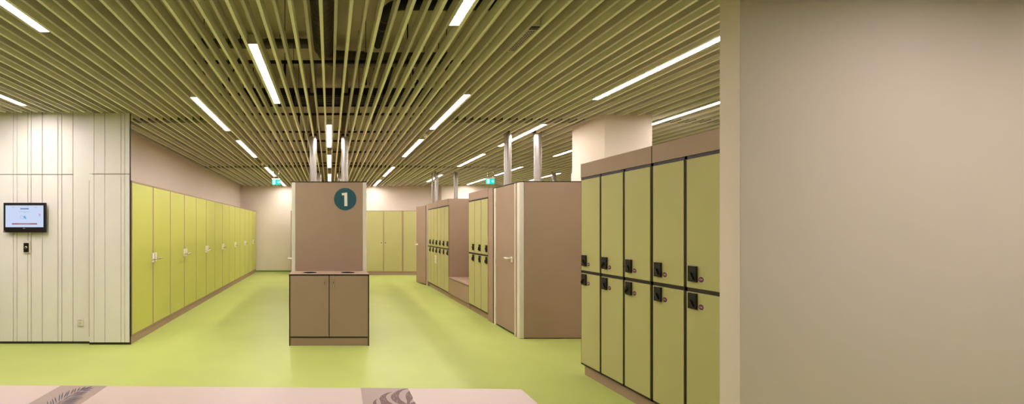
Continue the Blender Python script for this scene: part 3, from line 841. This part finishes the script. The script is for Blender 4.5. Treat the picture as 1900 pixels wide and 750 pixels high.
t = thing('wall_socket', (wx(149.5, yl), yl, wz(599)), 'white power socket low on the cream panelled wall', 'socket')
x0, x1, z1, z0 = wx(144, yl), wx(155.4, yl), wz(592.4), wz(606)
bx(x0, x1, yw - 0.011, yw, z0, z1, M_white).build('cover_plate', t, 0.004, 3)
cx, cz = (x0 + x1) / 2 - 0.002, wz(599.3)
mb = MB(); mb.tube([(cx, yw - 0.0112, cz), (cx, yw - 0.0145, cz)], 0.030, M_white, n=28)
mb.tube([(cx, yw - 0.0146, cz), (cx, yw - 0.0150, cz)], 0.023, M_alu, n=28)
for s in (-1, 1): mb.tube([(cx + s * 0.009, yw - 0.0150, cz), (cx + s * 0.009, yw - 0.0154, cz)], 0.003, M_black, n=10)
mb.build('outlet', t)
bx(cx - 0.022, cx + 0.026, yw - 0.0118, yw - 0.0112, z1 - 0.016, z1 - 0.011, M_ink).build('label_strip', t)

# ------------------------------------------------------------------ bench in the foreground
ZT = 0.45
def bp(px, py, z=ZT):
    y = F * (EYE - z) / (py - 426)
    return ((px - 612) * y / F, y)
A = Vector(bp(0, 715)); B = Vector(bp(967, 722.3))
ux = (B - A).normalized(); uy = Vector((-ux.y, ux.x))      # along the bench / away from the viewer
L0 = -3.9                                                # left end, measured from B
def bl(s, d, z): 
    q = B + ux * s - uy * d
    return (q.x, q.y, z)
DEP = 0.56
t = thing('bench', (bl(L0 / 2, DEP / 2, 0)), 'long pink beige bench top with printed mauve panels in the foreground', 'bench')
def slab(s0, s1, d0, d1, z0, z1, m, mb=None):
    mb = mb or MB()
    mb.prism([bl(s0, d0, z0), bl(s1, d0, z0), bl(s1, d1, z0), bl(s0, d1, z0)], (0, 0, z1 - z0), m)
    return mb
slab(L0, 0, 0, DEP, ZT - 0.04, ZT, M_btop).build('bench_top', t, 0.002)
for s in (L0 + 0.25, L0 / 2, -0.25):
    mb = slab(s - 0.03, s + 0.03, 0.06, DEP - 0.06, 0.0, ZT - 0.041, M_taupe)
    mb.build('leg', t, 0.002)
slab(L0 + 0.2, -0.2, DEP / 2 - 0.012, DEP / 2 + 0.012, 0.2, 0.3, M_taupe).build('stretcher', t, 0.002)
def loc_s(px, py):
    q = Vector(bp(px, py)) - B
    return q.dot(ux)
def strip(pa, pb, name):
    s0, s1 = loc_s(*pa), loc_s(*pb)
    return slab(s0, s1, 0.001, DEP - 0.001, ZT + 0.0003, ZT + 0.0012, M_print)
# printed fern
def leaf(mb, fn, base, tip, w, m, z):
    b_, t_ = Vector(base), Vector(tip)
    d_ = t_ - b_; n_ = Vector((-d_.y, d_.x)).normalized() * w
    pl = [b_, b_ + d_ * 0.3 + n_ * 0.8, b_ + d_ * 0.6 + n_, b_ + d_ * 0.85 + n_ * 0.6, t_, b_ + d_ * 0.85 - n_ * 0.6, b_ + d_ * 0.6 - n_, b_ + d_ * 0.3 - n_ * 0.8]
    mb.add([(*fn(p.x, p.y), z) for p in pl], [tuple(range(8))], m)
f1 = lambda zx, zy: bp(40 + zx / 10.556, 705 + zy / 10.556)
mb = strip((112.8, 716), (198.6, 717), 'fern')
zz = ZT + 0.0016
up = [((640, 520), (600, 372)), ((690, 478), (650, 338)), ((730, 445), (747, 283)), ((778, 405), (808, 248)), ((820, 372), (902, 232)), ((872, 348), (945, 203)),
      ((962, 290), (1027, 184)), ((1026, 262), (1068, 168)), ((1090, 230), (1147, 158)), ((1130, 220), (1262, 138)), ((1160, 208), (1390, 136)),
      ((590, 560), (566, 408)), ((545, 600), (500, 416)), ((500, 640), (440, 470)), ((455, 690), (380, 520)), ((400, 740), (310, 570))]
for a, c in up: leaf(mb, f1, a, c, 12, M_fern, zz)
lowr = [((1180, 212), (1415, 168)), ((1165, 222), (1360, 214)), ((1050, 268), (1300, 240)), ((1000, 288), (1290, 262)), ((950, 308), (1250, 290)), ((905, 335), (1230, 318)),
        ((850, 375), (1225, 345)), ((815, 400), (1220, 362)), ((790, 420), (1190, 385)), ((765, 438), (1130, 412)), ((740, 455), (1110, 436)), ((715, 478), (1080, 462)),
        ((680, 510), (1060, 500)), ((640, 545), (1000, 540)), ((590, 590), (960, 590)), ((540, 640), (900, 650))]
for a, c in lowr: leaf(mb, f1, a, c, 7, M_fern, zz + 0.0002)
sp_ = [(1200, 205), (1000, 290), (800, 408), (690, 490), (560, 610), (400, 760)]
for a, c in zip(sp_[:-1], sp_[1:]): leaf(mb, f1, a, c, 6, M_fern, zz + 0.0003)
o = mb.build('printed_panel', t); o['label'] = 'mauve panel printed with a dark blue fern'
# printed brown swirl
f2 = lambda zx, zy: bp(650 + zx / 12.667, 710 + zy / 12.667)
mb = strip((669, 720.2), (757, 720.9), 'swirl')
shapes = [
 [(500, 640), (520, 540), (545, 455), (590, 410), (635, 395), (610, 430), (605, 470), (630, 540), (700, 640)],
 [(720, 507), (715, 470), (680, 380), (730, 320), (800, 275), (900, 240), (990, 230), (900, 270), (850, 310), (835, 350), (860, 410), (920, 465), (1000, 512), (1150, 580), (1150, 660), (900, 610)],
 [(1355, 150), (1250, 155), (1120, 195), (1020, 255), (960, 310), (948, 360), (985, 420), (1050, 468), (1150, 512), (1330, 560), (1333, 507), (1290, 488), (1200, 430), (1150, 370), (1138, 310), (1160, 250), (1230, 190)],
 [(1385, 200), (1330, 250), (1300, 320), (1305, 370), (1330, 430), (1335, 560), (1400, 560), (1405, 465), (1475, 372), (1430, 285)],
 [(1515, 455), (1420, 485), (1402, 560), (1580, 600)]]
import mathutils.geometry as mg
for pl in shapes:
    v3 = [Vector((*f2(*p), 0)) for p in pl]
    tri = mg.tessellate_polygon([v3])
    mb.add([(v.x, v.y, zz) for v in v3], [tuple(q) for q in tri], M_brown)
for (a, c, ln) in ((1350, 290, 26), (1080, 320, 28), (1020, 300, 14), (1025, 380, 36), (795, 400, 20), (830, 435, 14), (755, 390, 10), (1100, 445, 30), (1400, 320, 14), (1420, 350, 14), (1060, 260, 14), (740, 350, 9), (795, 315, 9), (770, 470, 12)):
    leaf(mb, f2, (a - ln * 0.3, c + ln), (a + ln * 0.3, c - ln), 6, M_print, zz + 0.0003)
o = mb.build('printed_panel', t); o['label'] = 'mauve panel printed with brown curved shapes'

# ------------------------------------------------------------------ faint ambient (the room is closed; this only stands beyond its walls)
wld = bpy.data.worlds.new('world'); S.world = wld
wld.use_nodes = True
wld.node_tree.nodes['Background'].inputs['Color'].default_value = (0.6, 0.5, 0.4, 1)
wld.node_tree.nodes['Background'].inputs['Strength'].default_value = 0.1
